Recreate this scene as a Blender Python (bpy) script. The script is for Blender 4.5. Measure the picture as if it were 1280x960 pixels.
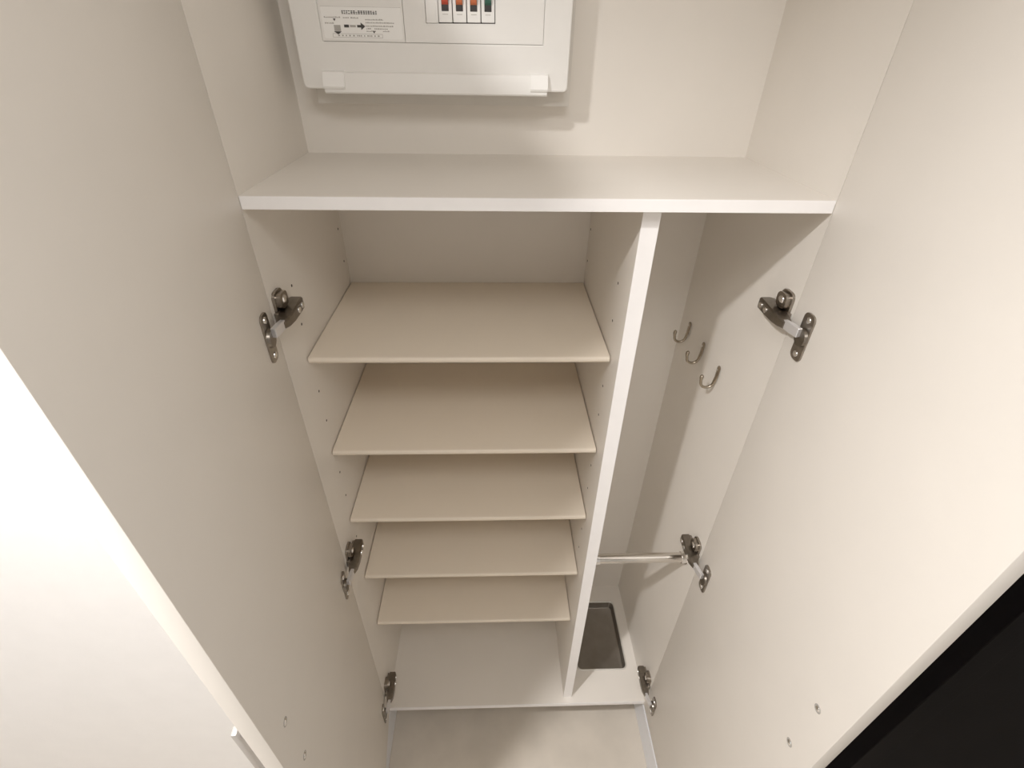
import bpy, bmesh, math, random
from mathutils import Vector, Matrix

# ---------------------------------------------------------------- clear
for o in list(bpy.data.objects):
    bpy.data.objects.remove(o, do_unlink=True)
scene = bpy.context.scene
COL = scene.collection
random.seed(4)

# Everything is laid out in "cabinet units" (inside width of the cabinet = 0.8);
# one unit is S metres, z is measured from the underside of the fixed shelf,
# the room floor lies ZF units below it.
S = 0.89
ZF = 1.6688


def T(x, y, z):
    return Vector((x * S, y * S, (z + ZF) * S))


# ---------------------------------------------------------------- camera
F_PX = 616.17
PITCH, YAW, ROLL = 0.61171, -0.04101, 0.01874
r0 = Vector((math.cos(YAW), math.sin(YAW), 0))
y0 = Vector((-math.sin(YAW), math.cos(YAW), 0))
fw = y0 * math.cos(PITCH) - Vector((0, 0, 1)) * math.sin(PITCH)
u0 = y0 * math.sin(PITCH) + Vector((0, 0, 1)) * math.cos(PITCH)
rv = r0 * math.cos(ROLL) + u0 * math.sin(ROLL)
uv = -r0 * math.sin(ROLL) + u0 * math.cos(ROLL)
cam = bpy.data.cameras.new('camera')
cam.sensor_fit = 'HORIZONTAL'
cam.sensor_width = 36.0
cam.lens = F_PX / 1280 * 36.0
cam.clip_start = 0.02
cam_o = bpy.data.objects.new('camera', cam)
COL.objects.link(cam_o)
mw = Matrix((rv, uv, -fw)).transposed().to_4x4()
mw.translation = T(0.33466, -0.67745, 0.19157)
cam_o.matrix_world = mw
scene.camera = cam_o

# ---------------------------------------------------------------- world, light, exposure
world = bpy.data.worlds.new('world')
scene.world = world
world.use_nodes = True
world.node_tree.nodes['Background'].inputs[0].default_value = (1, 0.96, 0.9, 1)
world.node_tree.nodes['Background'].inputs[1].default_value = 0.05

CEIL = 0.805                          # ceiling height in cabinet units
# recessed downlight left of the cabinet; unseen round lamp added as soft fill
LAMPS = [('recessed_downlight', (-0.205, -0.66), 0.045, 0.07, 15.2, 138,
          'small round recessed ceiling downlight left of the shoe cabinet'),
         ('added_fill_lamp', (0.40, -0.95), 0.27, 0.48, 5.1, 180,
          'added wide round fill lamp on the ceiling in front of the shoe cabinet')]
LAMP_COLOR = (1.0, 0.978, 0.965)
scene.view_settings.view_transform = 'Standard'
scene.view_settings.look = 'None'
scene.view_settings.gamma = 1.0
scene.view_settings.use_curve_mapping = False
scene.view_settings.exposure = 0.0
scene.cycles.max_bounces = 12
scene.cycles.diffuse_bounces = 8


# ---------------------------------------------------------------- materials
def mat(name, col, rough=0.5, metal=0.0, var=0.0, var_scale=40.0, bump=0.0, bump_scale=400.0,
        spec=0.5, emit=None, emit_s=0.0, coat=0.0, stretch=(1, 1, 1)):
    m = bpy.data.materials.new(name)
    m.use_nodes = True
    nt = m.node_tree
    b = nt.nodes['Principled BSDF']
    b.inputs['Base Color'].default_value = (*col, 1)
    b.inputs['Roughness'].default_value = rough
    b.inputs['Metallic'].default_value = metal
    b.inputs['Specular IOR Level'].default_value = spec
    if coat:
        b.inputs['Coat Weight'].default_value = coat
    if emit:
        b.inputs['Emission Color'].default_value = (*emit, 1)
        b.inputs['Emission Strength'].default_value = emit_s
    tc = nt.nodes.new('ShaderNodeTexCoord')
    mp = nt.nodes.new('ShaderNodeMapping')
    mp.inputs['Scale'].default_value = stretch
    nt.links.new(tc.outputs['Object'], mp.inputs['Vector'])
    if var > 0:
        n = nt.nodes.new('ShaderNodeTexNoise')
        n.inputs['Scale'].default_value = var_scale
        n.inputs['Detail'].default_value = 5
        nt.links.new(mp.outputs[0], n.inputs['Vector'])
        r = nt.nodes.new('ShaderNodeValToRGB')
        r.color_ramp.elements[0].position = 0.3
        r.color_ramp.elements[1].position = 0.7
        r.color_ramp.elements[0].color = (*[c * (1 - var) for c in col], 1)
        r.color_ramp.elements[1].color = (*[min(1, c * (1 + var)) for c in col], 1)
        nt.links.new(n.outputs['Fac'], r.inputs[0])
        nt.links.new(r.outputs[0], b.inputs['Base Color'])
    if bump > 0:
        n2 = nt.nodes.new('ShaderNodeTexNoise')
        n2.inputs['Scale'].default_value = bump_scale
        n2.inputs['Detail'].default_value = 3
        nt.links.new(mp.outputs[0], n2.inputs['Vector'])
        bp = nt.nodes.new('ShaderNodeBump')
        bp.inputs['Strength'].default_value = bump
        bp.inputs['Distance'].default_value = 0.001
        nt.links.new(n2.outputs['Fac'], bp.inputs['Height'])
        nt.links.new(bp.outputs[0], b.inputs['Normal'])
    return m


M = {}
M['melamine'] = mat('white_melamine', (0.79, 0.752, 0.698), 0.42, var=0.012, var_scale=9, bump=0.05)
M['edge'] = mat('white_edge_band', (0.90, 0.885, 0.88), 0.3, var=0.01)
M['cream'] = mat('cream_melamine', (0.79, 0.71, 0.60), 0.45, var=0.012, var_scale=9, bump=0.05)
M['wall'] = mat('white_wallpaper', (0.84, 0.83, 0.82), 0.85, var=0.01, var_scale=20, bump=0.25, bump_scale=250)
M['ceiling'] = mat('ceiling_paper', (0.86, 0.855, 0.84), 0.9, var=0.01, bump=0.2, bump_scale=200)
M['skirt'] = mat('white_skirting', (0.84, 0.85, 0.88), 0.4, var=0.01)
M['floor'] = mat('beige_floor_vinyl', (0.63, 0.575, 0.50), 0.5, var=0.05, var_scale=14, bump=0.08)
M['dark'] = mat('charcoal_door_skin', (0.0045, 0.0032, 0.0038), 0.62, var=0.25, var_scale=6, bump=0.15, bump_scale=120, spec=0.08)
M['nickel'] = mat('aged_nickel', (0.36, 0.325, 0.285), 0.28, 1.0, var=0.10, var_scale=120)
M['nickel_dark'] = mat('dark_nickel', (0.24, 0.215, 0.185), 0.32, 1.0, var=0.12, var_scale=120)
M['chrome'] = mat('bright_chrome', (0.86, 0.85, 0.84), 0.12, 1.0)
M['zinc'] = mat('bright_zinc', (0.80, 0.80, 0.82), 0.3, 0.7)
M['hook'] = mat('brushed_nickel_hook', (0.42, 0.37, 0.30), 0.25, 1.0)
M['steel'] = mat('polished_steel_rod', (0.74, 0.71, 0.67), 0.18, 1.0)
M['tray'] = mat('dull_grey_tray', (0.30, 0.275, 0.245), 0.36, 0.75, var=0.08, var_scale=25)
M['tray_rim'] = mat('tray_rim_steel', (0.72, 0.70, 0.66), 0.35, 0.4)
M['hole'] = mat('pin_hole_dark', (0.05, 0.04, 0.035), 0.6)
M['handle'] = mat('satin_handle', (0.50, 0.48, 0.46), 0.45, 0.5)
M['abs'] = mat('white_plastic', (0.80, 0.785, 0.755), 0.4, var=0.008)
M['abs_base'] = mat('off_white_plastic', (0.70, 0.67, 0.62), 0.5, var=0.01)
M['breaker'] = mat('breaker_white', (0.82, 0.81, 0.785), 0.4)
M['gap'] = mat('board_interior_dark', (0.05, 0.04, 0.035), 0.7)
M['seam'] = mat('board_backing_grey', (0.62, 0.59, 0.55), 0.6)
M['red'] = mat('toggle_red', (0.62, 0.10, 0.055), 0.4)
M['orange'] = mat('toggle_orange', (0.68, 0.20, 0.085), 0.4)
M['green'] = mat('toggle_green', (0.05, 0.15, 0.11), 0.4)
M['black'] = mat('black_plastic', (0.035, 0.03, 0.028), 0.45)
M['sticker'] = mat('label_paper', (0.86, 0.85, 0.825), 0.55)
M['ink'] = mat('label_ink', (0.06, 0.055, 0.05), 0.6)
M['ink_grey'] = mat('label_ink_grey', (0.42, 0.40, 0.37), 0.6)
M['lamp'] = mat('lamp_diffuser', (0.9, 0.9, 0.88), 0.5, emit=(1, 0.95, 0.88), emit_s=1.0)

# ---------------------------------------------------------------- object helpers
WPOS = {}


def link_mesh(name, bm, material, parent=None, origin=None, label=None, smooth=False, sharp=40):
    """bm is in cabinet units; the object's origin sits at `origin` (units) or at the base of its box."""
    bmesh.ops.recalc_face_normals(bm, faces=bm.faces)
    xs = [v.co.copy() for v in bm.verts]
    if origin is None:
        mn = Vector([min(c[i] for c in xs) for i in range(3)])
        mx = Vector([max(c[i] for c in xs) for i in range(3)])
        origin = ((mn.x + mx.x) / 2, (mn.y + mx.y) / 2, mn.z)
    ow = T(*origin)
    for v in bm.verts:
        v.co = T(*v.co) - ow
    me = bpy.data.meshes.new(name)
    bm.to_mesh(me)
    bm.free()
    me.materials.append(material)
    if smooth:
        me.polygons.foreach_set('use_smooth', [True] * len(me.polygons))
        me.set_sharp_from_angle(angle=math.radians(sharp))
    o = bpy.data.objects.new(name, me)
    COL.objects.link(o)
    put(o, ow, parent)
    if label:
        o['label'] = label
    return o


def put(o, ow, parent):
    WPOS[o.name] = ow.copy()
    if parent:
        o.parent = parent
        o.location = ow - WPOS[parent.name]
    else:
        o.location = ow


def empty(name, loc, label, cat, group=None):
    o = bpy.data.objects.new(name, None)
    o.empty_display_size = 0.05
    COL.objects.link(o)
    put(o, T(*loc), None)
    tag(o, label, cat, group)
    return o


def tag(o, label, cat, group=None):
    o['label'] = label
    o['category'] = cat
    if group:
        o['group'] = group


def struct(o):
    o['kind'] = 'structure'
    return o


def copy_at(src, dz, parent):
    """copy a part and its sub-parts, moved up by dz units"""
    c = src.copy()
    COL.objects.link(c)
    put(c, WPOS[src.name] + Vector((0, 0, dz * S)), parent)
    for ch in [k for k in bpy.data.objects if k.parent == src]:
        g = ch.copy()
        COL.objects.link(g)
        put(g, WPOS[ch.name] + Vector((0, 0, dz * S)), c)
    return c


def box(bm, x0, x1, y0, y1, z0, z1, bev=0.0, seg=2):
    vs = [bm.verts.new(p) for p in ((x0, y0, z0), (x1, y0, z0), (x1, y1, z0), (x0, y1, z0),
                                    (x0, y0, z1), (x1, y0, z1), (x1, y1, z1), (x0, y1, z1))]
    fs = [bm.faces.new([vs[i] for i in f]) for f in
          ((0, 3, 2, 1), (4, 5, 6, 7), (0, 1, 5, 4), (1, 2, 6, 5), (2, 3, 7, 6), (3, 0, 4, 7))]
    if bev > 0:
        es = list({e for f in fs for e in f.edges})
        bmesh.ops.bevel(bm, geom=es, offset=bev, segments=seg, profile=0.5, affect='EDGES')
    return bm


def nb():
    return bmesh.new()


def rrect(x0, x1, z0, z1, r, n=5):
    pts = []
    for cx, cz, a in ((x1 - r, z1 - r, 0), (x0 + r, z1 - r, 90), (x0 + r, z0 + r, 180), (x1 - r, z0 + r, 270)):
        for i in range(n + 1):
            t = math.radians(a + 90 * i / n)
            pts.append((cx + r * math.cos(t), cz + r * math.sin(t)))
    return pts


def prism(bm, outer, holes, d0, d1, axis='y', f=None):
    """extruded 2D outline with holes; axis y: pts are (x,z); axis z: pts are (x,y)"""
    if f is None:
        f = (lambda a, b, d: (a, d, b)) if axis == 'y' else (lambda a, b, d: (a, b, d))
    loops = [outer] + list(holes)
    for d in (d0, d1):
        es = []
        for lp in loops:
            vs = [bm.verts.new(f(a, b, d)) for a, b in lp]
            es += [bm.edges.new((vs[i], vs[(i + 1) % len(vs)])) for i in range(len(vs))]
        nrm = Vector(f(0, 0, 1)) - Vector(f(0, 0, 0))
        bmesh.ops.triangle_fill(bm, use_beauty=True, use_dissolve=True, edges=es, normal=nrm)
    for lp in loops:
        n = len(lp)
        a = [bm.verts.new(f(p[0], p[1], d0)) for p in lp]
        b = [bm.verts.new(f(p[0], p[1], d1)) for p in lp]
        for i in range(n):
            bm.faces.new((a[i], a[(i + 1) % n], b[(i + 1) % n], b[i]))
    bmesh.ops.remove_doubles(bm, verts=bm.verts, dist=1e-6)
    return bm


def rings(bm, rs, cap0=True, cap1=True, closed=False):
    """skin a list of equally long point rings"""
    R = [[bm.verts.new(p) for p in r] for r in rs]
    n = len(R[0])
    for a, b in zip(R, R[1:]):
        for i in range(n):
            bm.faces.new((a[i], a[(i + 1) % n], b[(i + 1) % n], b[i]))
    if cap0:
        bm.faces.new(R[0])
    if cap1:
        bm.faces.new(R[-1])
    return bm


def cyl(bm, c, axis, r, h, n=16, r2=None, dome=0.0):
    """cylinder from point c along the direction axis"""
    a = Vector(axis).normalized()
    p = a.orthogonal().normalized()
    q = a.cross(p)
    c = Vector(c)
    r2 = r if r2 is None else r2
    rs = []
    for k, (rr, t) in enumerate(((r, 0), (r2, h)) if not dome else
                                ((r, 0), (r2, h), (r2 * .72, h + dome * .7), (r2 * .3, h + dome))):
        rs.append([c + a * t + (p * math.cos(2 * math.pi * i / n) + q * math.sin(2 * math.pi * i / n)) * rr
                   for i in range(n)])
    return rings(bm, rs)


# ---------------------------------------------------------------- sizes read off the photograph
W = 0.80                       # inside width
D = 0.4075                     # inside depth of the lower compartments
D2 = 0.2992                    # inside depth of the upper compartment
TF = 0.0174                    # fixed shelf thickness
XD, TD = 0.5445, 0.0262        # divider
YV = 0.0261                    # divider front
YS, TS = 0.0726, 0.0120        # loose shelves: front, thickness
ZS = (-0.2784, -0.5024, -0.7116, -0.9287, -1.1469)
ZB = -1.5127                   # top of the bottom panel
YB = 0.0058
ZT = 0.503                     # underside of the top panel
PT = 0.022                     # side panel thickness
DW, DT = 0.4215, 0.0218        # door width, thickness
AL, AR = -0.1040, -0.0075      # door opening angles away from square
ZD0, ZD1 = -1.532, 0.512       # door bottom, top
JX = 0.029                     # niche reveals stand this far outside the inside faces
YW = -0.150                    # front of the niche walls


def dl(u, n=0.0):              # on the left door: u from the hinge side, n outwards from the inner face
    return (-u * math.sin(AL) - n * math.cos(AL), -u * math.cos(AL) + n * math.sin(AL))


def dr(u, n=0.0):
    return (W + u * math.sin(AR) + n * math.cos(AR), -u * math.cos(AR) + n * math.sin(AR))


# ================================================================ the setting
XL, XR, YF = -1.15, 2.45, -2.1
FL = -ZF


def sbox(name, m, *a):
    return struct(link_mesh(name, box(nb(), *a), M[m]))


floor = sbox('floor', 'floor', XL - .1, XR + .1, YF - .1, 0.55, FL - .06, FL)
ceil = sbox('ceiling', 'ceiling', XL - .1, XR + .1, YF - .1, 0.55, CEIL, CEIL + .06)
wl = sbox('wall_left', 'wall', XL, -JX, YW, 0.50, FL, CEIL)
wr = sbox('wall_right', 'wall', W + JX, 1.25, YW, 0.50, FL, CEIL)
wb = sbox('wall_back', 'wall', -JX, W + JX, 0.44, 0.50, FL, CEIL)
wh = sbox('wall_header', 'wall', -JX, W + JX, 0.0, 0.44, ZT + .045, CEIL)
wfl = sbox('wall_far_left', 'wall', XL - .1, XL, YF, 0.50, FL, CEIL)
wfr = sbox('wall_far_right', 'wall', XR, XR + .1, YF, 0.50, FL, CEIL)
wfr2 = sbox('wall_front', 'wall', XL - .1, XR + .1, YF - .1, YF, FL, CEIL)
wod = sbox('wall_over_door', 'wall', 1.25, XR, YW, 0.50, 0.60, CEIL)

# skirting: runs along the wall fronts and turns into the niche under the doors
SK0, SK1 = FL, ZD0 - 0.022
bm = nb()
box(bm, -JX - .001, -0.002, YW, 0.43, SK0, SK1, .002)
box(bm, XL, -0.002, YW - .012, YW + .001, SK0, SK1, .002)
struct(link_mesh('baseboard_left', bm, M['skirt']))
bm = nb()
box(bm, W + .002, W + JX + .001, YW, 0.43, SK0, SK1, .002)
box(bm, W + .002, 1.25, YW - .012, YW + .001, SK0, SK1, .002)
struct(link_mesh('baseboard_right', bm, M['skirt']))

# dark entrance door beyond the right-hand cabinet door
d1 = struct(link_mesh('door_1', box(nb(), 1.32, 2.38, -0.215, -0.160, FL + .004, 0.53, .004), M['dark']))
bm = nb()
box(bm, 1.25, 1.318, -0.23, 0.0, FL, 0.60, .003)
box(bm, 2.382, XR, -0.23, 0.0, FL, 0.60, .003)
box(bm, 1.318, 2.382, -0.23, 0.0, 0.532, 0.60, .003)
link_mesh('door_frame', bm, M['dark'], d1)
bm = nb()
cyl(bm, (2.26, -0.215, -0.55), (0, -1, 0), .03, .012, 20)
cyl(bm, (2.26, -0.227, -0.55), (0, -1, 0), .011, .045, 14)
box(bm, 2.13, 2.272, -0.286, -0.268, -0.562, -0.538, .006)
link_mesh('door_lever', bm, M['handle'], d1, smooth=True)

# the ceiling downlight and the added fill lamp
for nm, (lx, ly), rad, size, power, spread, lab in LAMPS:
    lampo = empty(nm, (lx, ly, CEIL - .014), lab, 'ceiling lamp')
    bm = nb()
    rs = []
    for r, z in ((rad + .02, CEIL), (rad + .02, CEIL - .009), (rad + .015, CEIL - .013), (rad + .003, CEIL - .013), (rad, CEIL - .002)):
        rs.append([(lx + r * math.cos(i * math.pi / 20), ly + r * math.sin(i * math.pi / 20), z) for i in range(40)])
    rings(bm, rs, True, False)
    link_mesh('trim_ring', bm, M['abs'], lampo, smooth=True)
    link_mesh('diffuser', cyl(nb(), (lx, ly, CEIL - .006), (0, 0, 1), rad - .001, .003, 40), M['lamp'], lampo)
    ld = bpy.data.lights.new('lamp_glow', 'AREA')
    ld.shape = 'DISK'
    ld.size = size
    ld.energy = power
    ld.color = LAMP_COLOR
    ld.spread = math.radians(spread)
    lo = bpy.data.objects.new('lamp_glow', ld)
    COL.objects.link(lo)
    put(lo, T(lx, ly, CEIL - .020), lampo)

# ================================================================ shoe cabinet
cab = empty('shoe_cabinet', (W / 2, 0.2, ZB - .02),
            'tall white built-in shoe cabinet with both doors open and empty shelves', 'cabinet')
side_l = link_mesh('side_panel', box(nb(), -PT, 0, 0.0004, 0.43, ZB - .02, ZT + .02), M['melamine'], cab)
side_r = link_mesh('side_panel', box(nb(), W, W + PT, 0.0004, 0.43, ZB - .02, ZT + .02), M['melamine'], cab)
link_mesh('top_panel', box(nb(), 0, W, 0.002, 0.43, ZT, ZT + .02, .001), M['melamine'], cab)
link_mesh('back_panel', box(nb(), 0, W, D, D + .012, ZB, -0.0005), M['melamine'], cab,
          label='plain back panel of the lower compartments')
link_mesh('back_panel', box(nb(), 0, W, D2, D2 + .012, TF, ZT), M['melamine'], cab,
          label='plain back panel behind the breaker board')
divider = link_mesh('divider', box(nb(), XD, XD + TD, YV, D, ZB, 0, .0), M['melamine'], cab,
                    label='upright partition between shelves and tall umbrella bay')
link_mesh('edge_band', box(nb(), XD, XD + TD, YV - .0014, YV - .0001, ZB + .0005, -.0005, .0004, 1), M['edge'], divider)
shelf = link_mesh('fixed_shelf', box(nb(), 0, W, 0.0018, D, 0, TF), M['melamine'], cab,
                  label='full-width white fixed shelf under the breaker board')
link_mesh('edge_band', box(nb(), 0.0004, W - .0004, 0, 0.0016, 0.0002, TF - .0002, .0005, 1), M['edge'], shelf)

# loose shelves with bull-nosed front edges
which = ('topmost', 'second from the top', 'middle one', 'second from the bottom', 'lowest')
bm0 = None
for k, z in enumerate(ZS):
    if bm0 is None:
        bm = nb()
        prof = [(D - .001, -TS), (D - .001, 0)]
        rr = TS / 2
        for i in range(9):
            t = math.radians(90 + 180 * i / 8)
            prof.append((YS + rr + rr * math.cos(t) * 0.8, -rr + rr * math.sin(t)))
        prism(bm, prof, [], 0.0022, XD - .0022, f=lambda a, b, d: (d, a, b + ZS[0]))
        bm0 = link_mesh('shelf', bm, M['cream'], cab, origin=(XD / 2, YS, ZS[0] - TS), smooth=True)
        o = bm0
    else:
        o = copy_at(bm0, z - ZS[0], cab)
    o['label'] = 'cream removable shelf, %s of five' % which[k]

# bottom panel with a cut-out for the drip tray
TX0, TX1, TY0, TY1 = 0.598, 0.768, 0.102, 0.345
bm = nb()
prism(bm, [(0, YB + .0016), (W, YB + .0016), (W, D), (0, D)],
      [rrect(TX0 + .004, TX1 - .004, TY0 + .004, TY1 - .004, .012)], ZB - .0175, ZB, axis='z')
bottom = link_mesh('bottom_panel', bm, M['melamine'], cab)
link_mesh('edge_band', box(nb(), 0.0004, W - .0004, YB, YB + .0015, ZB - .0173, ZB - .0002, .0005, 1), M['edge'], bottom)

# shelf-pin holes
hz = [-.1475 - .0715 * i for i in (0, 1, 3, 4, 6, 7, 9, 10)]
for z in hz:
    for (x, ax, par) in ((0.0, (1, 0, 0), side_l), (XD, (-1, 0, 0), divider)):
        for y in (0.0905 if x == 0 else 0.103, 0.385 if x == 0 else 0.392):
            if any(abs(z - s + TS / 2) < .012 for s in ZS):
                continue
            link_mesh('pin_hole', cyl(nb(), (x, y, z), ax, .0024, .0004, 10), M['hole'], par)

# doors, with bar handles on the outside and their screws inside
HU = DW - .0433


def door(fn, out, lab):
    bm = nb()
    box(bm, 0, 1, 0, 1, 0, 1)
    for v in bm.verts:
        a, n, z = v.co
        x, y = fn(.0003 + a * (DW - .0003), n * DT)
        v.co = (x, y, ZD0 + z * (ZD1 - ZD0))
    bmesh.ops.bevel(bm, geom=list(bm.edges), offset=.0006, segments=2, profile=.5, affect='EDGES')
    d = link_mesh('door', bm, M['melamine'], cab, label=lab, smooth=True, sharp=50)
    nin = (Vector((*fn(0, -1), 0)) - Vector((*fn(0, 0), 0)))
    for z in (-.5938, -.7145):
        x, y = fn(HU, .0008)
        bm = nb()
        cyl(bm, (x, y, z), nin, .0048, .0014, 18, .0044, .0012)
        hs = link_mesh('handle_screw', bm, M['chrome'], d, smooth=True)
        x, y = fn(HU, .0002)
        link_mesh('screw_hole', cyl(nb(), (x, y, z), nin, .0068, .0005, 18), M['ink_grey'], d)
    bm = nb()
    hz0, hz1 = -.733, -.576
    nout = DT + .037
    for i, zz in enumerate((-.5938, -.7145)):
        x, y = fn(HU + .008, DT - .0005)
        cyl(bm, (x, y, zz), -nin, .0045, .035, 12)
    c = nb()
    box(c, 0, 1, 0, 1, 0, 1)
    for v in c.verts:
        a, n, z = v.co
        x, y = fn(HU + .003 + a * .013, nout - .004 + n * .008)
        v.co = (x, y, hz0 + z * (hz1 - hz0))
    bmesh.ops.bevel(c, geom=list(c.edges), offset=.002, segments=2, profile=.5, affect='EDGES')
    tmp = bpy.data.meshes.new('tmp')
    c.to_mesh(tmp)
    c.free()
    bm.from_mesh(tmp)
    bpy.data.meshes.remove(tmp)
    link_mesh('handle', bm, M['handle'], d, smooth=True, label='slim grey bar handle on the outer face')
    return d


door_l = door(dl, -1, 'left cabinet door standing open, its inner face in shade')
door_r = door(dr, 1, 'right cabinet door standing open, its inner face brightly lit')


# concealed hinges ------------------------------------------------------
def hinge(fn, sgn, x_side, zc, lab):
    """cranked arm clipped on a winged mounting plate, with a link to the cup on the door"""
    def sp(a, n, z):                       # a: into the cabinet, n: off the side panel
        return (x_side + sgn * n, a, zc + z)

    def dp(u, n, z):                       # on the door, n towards the room (off the inner face)
        x, y = fn(u, -n)
        return (x, y, zc + z)
    # arm: channel-like body, wide and tall at the back, nose dropping to the link
    sec = [(-.016, .0100, .0215, .0062), (-.004, .0075, .0255, .0078), (.014, .0060, .0265, .0090),
           (.040, .0050, .0255, .0098), (.062, .0048, .0245, .0098), (.067, .0060, .0225, .0085)]
    bm = nb()
    rs = []
    for a, n0, n1, h in sec:
        c = .0022
        rs.append([sp(a, n, z) for n, z in ((n0, -h), (n1 - c, -h), (n1, -h + c), (n1, h - c), (n1 - c, h), (n0, h))])
    rings(bm, rs)
    arm = link_mesh('hinge', bm, M['nickel_dark'], cab, origin=sp(.03, 0, 0), label=lab, smooth=True, sharp=25)
    # screws on the face of the arm
    for a, n in ((.036, .0257), (.054, .0250)):
        link_mesh('adjusting_screw', cyl(nb(), sp(a, n - .001, 0), (sgn, 0, 0), .0052, .0026, 12, .0047), M['chrome'], arm, smooth=True)
    # mounting plate with two wings
    bm = nb()
    prism(bm, rrect(.009, .043, -.012, .038, .010, 4), [], 0.0001, .0045, f=lambda a, b, d: sp(a, d, b))
    prism(bm, rrect(.012, .040, .011, .035, .009, 4), [], .0040, .0120, f=lambda a, b, d: sp(a, d, b))
    box(bm, *sorted((x_side + sgn * .0001, x_side + sgn * .007)), .004, .064, zc - .0088, zc + .0088, .001)
    link_mesh('mounting_plate', bm, M['nickel'], arm, smooth=True, sharp=30)
    link_mesh('plate_screw', cyl(nb(), sp(.026, .0118, .0235), (sgn, 0, 0), .0072, .0016, 14, .0062, .001), M['chrome'], arm, smooth=True)
    # cup plate and cup on the door
    bm = nb()
    prism(bm, rrect(.029, .056, -.045, .032, .009, 4), [], .0001, .0030, f=lambda a, b, d: dp(a, d, b))
    cu = link_mesh('cup_plate', bm, M['nickel'], arm, smooth=True, sharp=30)
    for z in (.022, -.035):
        n = Vector(dp(0, 1, 0)) - Vector(dp(0, 0, 0))
        link_mesh('plate_screw', cyl(nb(), dp(.0425, .0028, z), n, .0055, .0014, 12, .005, .001), M['chrome'], arm, smooth=True)
    bm = nb()
    n = Vector(dp(0, 1, 0)) - Vector(dp(0, 0, 0))
    cyl(bm, dp(.0425, .0028, -.0065), n, .0150, .0045, 20, .0135)
    link_mesh('cup', bm, M['nickel_dark'], arm, smooth=True)
    # bright link from the arm's nose into the cup
    bm = nb()
    a0, a1 = Vector(sp(-.008, .0175, .0005)), Vector(dp(.043, .0100, .001))
    t = (a1 - a0).normalized()
    p = Vector((0, 0, 1)).cross(t).normalized()
    rs = []
    for c, h, w in ((a0, .0062, .0040), (a0 + (a1 - a0) * .5, .0075, .0042), (a1, .0075, .0038)):
        rs.append([c + p * w * i + Vector((0, 0, 1)) * h * j for i, j in ((-1, -1), (1, -1), (1, 1), (-1, 1))])
    rings(bm, rs)
    bmesh.ops.bevel(bm, geom=list(bm.edges), offset=.0008, segments=1, affect='EDGES')
    link_mesh('link', bm, M['zinc'], arm, label='bright link of the hinge')
    return arm


HZ = (-.1645, -.780, -1.421)
HN = ('top', 'middle', 'bottom')
for fn, sgn, xs, sd in ((dl, 1, 0.0, 'left'), (dr, -1, W, 'right')):
    first = None
    for z, nme in zip(HZ, HN):
        if first is None:
            first = o = hinge(fn, sgn, xs, z, '')
        else:
            o = copy_at(first, z - HZ[0], cab)
        o['label'] = '%s concealed metal hinge of the %s door' % (nme, sd)


# coat hooks on the right-hand side panel ------------------------------------
def hook(y, zt, lab):
    path = []                                     # (n off the panel, z, half width along y, half thickness)
    path += [(.0024, .004, .0036, .0018), (.0024, .000, .0064, .0024), (.0026, -.012, .0064, .0024),
             (.0032, -.024, .0056, .0026), (.0048, -.034, .0046, .0028)]
    for i in range(1, 9):
        t = math.radians(180 + 165 * i / 8)
        path.append((.0185 + .0135 * math.cos(t), -.036 + .0125 * math.sin(t), .0038 - .0008 * i / 8, .0030))
    path += [(.0335, -.030, .0031, .0030), (.0338, -.024, .0044, .0042), (.0335, -.0198, .0042, .0040), (.0330, -.0170, .0020, .0020)]
    bm = nb()
    rs = []
    for i, (n, z, wy, wt) in enumerate(path):
        a = path[max(i - 1, 0)]
        b = path[min(i + 1, len(path) - 1)]
        t = Vector((b[0] - a[0], b[1] - a[1])).normalized()
        nn = Vector((-t.y, t.x))
        ring = []
        for k in range(10):
            g = 2 * math.pi * k / 10
            ring.append((W - (n + nn.x * wt * math.sin(g)), y + wy * math.cos(g), zt + z + nn.y * wt * math.sin(g)))
        rs.append(ring)
    rings(bm, rs)
    o = link_mesh('hook', bm, M['hook'], cab, origin=(W, y, zt), label=lab, smooth=True, sharp=60)
    for z in (-.004, -.019):
        link_mesh('hook_screw', cyl(nb(), (W - .0042, y, zt + z), (-1, 0, 0), .0028, .0006, 10, .0024, .0005), M['chrome'], o, smooth=True)
    return o


hook(.350, -.358, 'small metal coat hook nearest the back panel')
hook(.256, -.359, 'small metal coat hook in the middle of three')
hook(.163, -.361, 'small metal coat hook nearest the door')

# umbrella rail -------------------------------------------------------------
RY, RZ = .0535, -.8425
rail = link_mesh('umbrella_rail', cyl(nb(), (XD + TD + .0005, RY, RZ), (1, 0, 0), .0120, W - XD - TD - .001, 24), M['steel'], cab,
                 smooth=True, label='polished metal umbrella rail across the tall bay')
for x, s in ((XD + TD, 1), (W, -1)):
    bm = nb()
    cyl(bm, (x, RY, RZ), (s, 0, 0), .0180, .0035, 24, .0172)
    cyl(bm, (x + s * .0035, RY, RZ), (s, 0, 0), .0140, .0105, 24)
    link_mesh('rail_socket', bm, M['chrome'], rail, smooth=True)

# ================================================================ drip tray
tr = empty('drip_tray', ((TX0 + TX1) / 2, (TY0 + TY1) / 2, ZB - .028),
           'dull grey metal drip tray let into the cabinet floor under the umbrella rail', 'tray')


def rr3(inset, z, r):
    return [(a, b, z) for a, b in rrect(TX0 + inset, TX1 - inset, TY0 + inset, TY1 - inset, max(r - inset * .6, .004), 6)]


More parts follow.
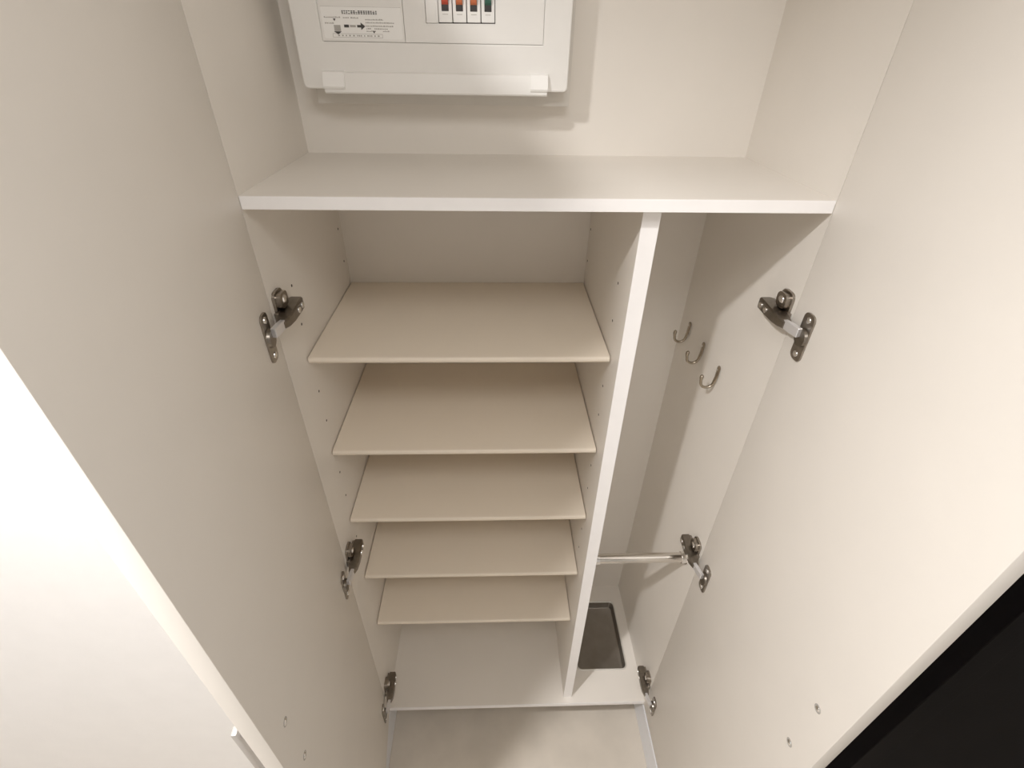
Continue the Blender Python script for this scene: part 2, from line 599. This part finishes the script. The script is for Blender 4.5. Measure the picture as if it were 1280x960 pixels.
bm = nb()
rings(bm, [rr3(.0045, ZB + .0002, .018), rr3(.0062, ZB - .004, .018), rr3(.0085, ZB - .026, .018), rr3(.0125, ZB - .0285, .018)], False, True)
rings(bm, [rr3(.0050, ZB - .0005, .018), rr3(.0070, ZB - .004, .018), rr3(.0092, ZB - .0262, .018), rr3(.0125, ZB - .0296, .018)], False, True)
pan = link_mesh('pan', bm, M['tray'], tr, smooth=True)
bm = nb()
rings(bm, [rr3(.0, ZB + .0003, .018), rr3(.0006, ZB + .0022, .018), rr3(.0024, ZB + .0028, .018), rr3(.0042, ZB + .0022, .018), rr3(.0050, ZB + .0001, .018)], False, False)
link_mesh('rim', bm, M['tray_rim'], tr, smooth=True, sharp=80)

# ================================================================ distribution board
db = empty('distribution_board', (.25, D2, .0985),
           'white household breaker board on the back panel above the fixed shelf', 'breaker board')
YC = .2286                                  # front plane of its cover
bm = nb()
prism(bm, rrect(.045, .4600, .0990, .4330, .002), [], YC + .036, D2 - .0002)
link_mesh('base', bm, M['abs_base'], db, smooth=True, sharp=30)
X0, X1, Z0, Z1 = .0792, .4095, .1835, .4050
bm = nb()
prism(bm, rrect(.0385, .4510, .1222, .4350, .007), [[(X0, Z0), (X1, Z0), (X1, Z1), (X0, Z1)]], YC, YC + .031)
o = link_mesh('cover', bm, M['abs'], db)
bv = o.modifiers.new('bevel', 'BEVEL')
bv.width = .0018
bv.segments = 2
bv.limit_method = 'ANGLE'
bm = nb()
prism(bm, [(X0 - .002, Z0 - .002), (X1 + .002, Z0 - .002), (X1 + .002, Z1 + .002), (X0 - .002, Z1 + .002)],
      [[(.2345, .2075), (.3372, .2075), (.3372, .302), (.2345, .302)]], YC + .0042, YC + .0060)
link_mesh('backing', bm, M['seam'], db)
link_mesh('breaker_well', box(nb(), .2346, .3371, YC + .0105, YC + .019, .2076, .3019), M['gap'], db)
# inner plates; the seams are the gaps between them
lp = link_mesh('label_plate', box(nb(), X0 + .0004, .2018, YC + .0006, YC + .004, Z0 + .0004, Z1 - .0004, .0003, 1), M['abs'], db)
bm = nb()
prism(bm, [(.2026, Z0 + .0004), (X1 - .0004, Z0 + .0004), (X1 - .0004, Z1 - .0004), (.2026, Z1 - .0004)],
      [[(.2345, .2075), (.3372, .2085), (.3372, .302), (.2345, .302)]], YC + .0006, YC + .004)
link_mesh('breaker_plate', bm, M['abs'], db)
# blank filler and breakers
link_mesh('blank_filler', box(nb(), .2351, .2532, YC + .0012, YC + .018, .2080, .3014, .0006, 1), M['breaker'], db)
cols = ('red', 'orange', 'orange', 'green')
for k in range(4):
    x0 = .2540 + k * .02085
    x1 = x0 + .0196
    br = link_mesh('breaker', box(nb(), x0, x1, YC + .0008, YC + .018, .2090 + k * .0002, .3010, .0008, 2), M['breaker'], db,
                   label='%s-toggled breaker' % ('grey-green' if k == 3 else cols[k]))
    xm = (x0 + x1) / 2
    link_mesh('toggle_slot', box(nb(), xm - .0052, xm + .0052, YC + .0002, YC + .003, .2225, .262, .0004, 1), M['black'], br)
    bm = nb()
    rings(bm, [[(xm - .0046, YC + .0004, z0), (xm + .0046, YC + .0004, z0), (xm + .0046, YC + .0004, z1), (xm - .0046, YC + .0004, z1)]
               if False else [(xm - w, y, z0), (xm + w, y, z0), (xm + w, y, z1), (xm - w, y, z1)]
               for w, y, z0, z1 in ((.0046, YC + .0004, .2300, .2600), (.0044, YC - .0035, .2330, .2570), (.0036, YC - .0065, .2370, .2530))])
    link_mesh('toggle', bm, M[cols[k]], br)
    link_mesh('rating_mark', box(nb(), xm - .004, xm + .004, YC + .0006, YC + .0010, .2185, .2192), M['ink_grey'], br)
# latch strip along the lower edge, with raised end tabs
bm = nb()
prof = [(YC + .0005, .1462), (YC - .0035, .1440), (YC - .0085, .1240), (YC - .0090, .1188), (YC - .0075, .1168), (YC + .004, .1165), (YC + .004, .146)]
prism(bm, prof, [], .0722, .4180, f=lambda a, b, d: (d, a, b))
strip = link_mesh('latch_strip', bm, M['abs'], db, smooth=True, sharp=25)
for x0, x1 in ((.0715, .1045), (.3920, .4188)):
    bm = nb()
    prof = [(YC + .0005, .1468), (YC - .0058, .1448), (YC - .0118, .1262), (YC - .0105, .1232), (YC - .006, .1225), (YC + .001, .128)]
    prism(bm, prof, [], x0, x1, f=lambda a, b, d: (d, a, b))
    link_mesh('end_tab', bm, M['sticker'], strip)
# instruction sticker with print too small to read
YL = YC + .0006
st = link_mesh('instruction_label', prism(nb(), rrect(.0832, .1990, .1872, .2260, .003), [], YL - .0003, YL), M['sticker'], db)


def ink(bm, x0, x1, z0, z1):
    box(bm, x0, x1, YL - .00045, YL - .00028, z0, z1)


bm = nb()
x = .1130
while x < .1640:                            # heading
    w = random.choice((.0022, .0028, .0030))
    z = .2168
    for j in range(3):
        if random.random() < .85:
            ink(bm, x, x + w, z + j * .0016, z + j * .0016 + .0009)
    if random.random() < .8:
        ink(bm, x + w * .4, x + w * .62, z, z + .0042)
    x += w + .0009
# block arrows
ink(bm, .1140, .1210, .2008, .2042)
ink(bm, .1330, .1385, .2010, .2040)
for i in range(6):
    h = .0042 * (1 - i / 6)
    ink(bm, .1385 + i * .0010, .1395 + i * .0010, .2025 - h, .2025 + h)
# switch pictogram and its pointers
for i in range(5):
    h = .0052 * (1 - i / 5)
    ink(bm, .1037 - h, .1037 + h, .1952 - i * .0007, .1959 - i * .0007)
for cx, cz in ((.1010, .2105), (.1570, .1964)):
    for i in range(4):
        h = .0018 * (1 - i / 4)
        ink(bm, cx - h, cx + h, cz - i * .0007, cz + .0007 - i * .0007)
link_mesh('print', bm, M['ink'], st)
bm = nb()
for x0, x1, z in ((.0865, .1100, .2120), (.1140, .1225, .2118), (.1250, .1360, .2116), (.0865, .1000, .2050),
                  (.1460, .1720, .2098), (.1460, .1880, .2062), (.1460, .1860, .2022), (.1460, .1530, .1990), (.1580, .1780, .1990),
                  (.1700, .1800, .1962), (.1460, .1600, .1960)):
    x = x0
    while x < x1:
        w = random.uniform(.0012, .0024)
        ink(bm, x, min(x + w, x1), z, z + random.uniform(.0010, .0017))
        x += w + .0006
ink(bm, .0990, .1085, .1962, .2035)
ink(bm, .1225, .1310, .2012, .2038)
for x0, x1, z0, z1 in ((.0955, .1690, .1930, .1934), (.0955, .1690, .1886, .1890), (.0955, .0959, .1886, .1934), (.1686, .1690, .1886, .1934),
                       (.0832, .1990, .2253, .2256)):
    ink(bm, x0, x1, z0, z1)
x = .1030
while x < .1640:
    w = random.uniform(.0014, .0030)
    ink(bm, x, x + w, .1901, .1918)
    x += w + random.choice((.0008, .0030))
link_mesh('fine_print', bm, M['ink_grey'], st)
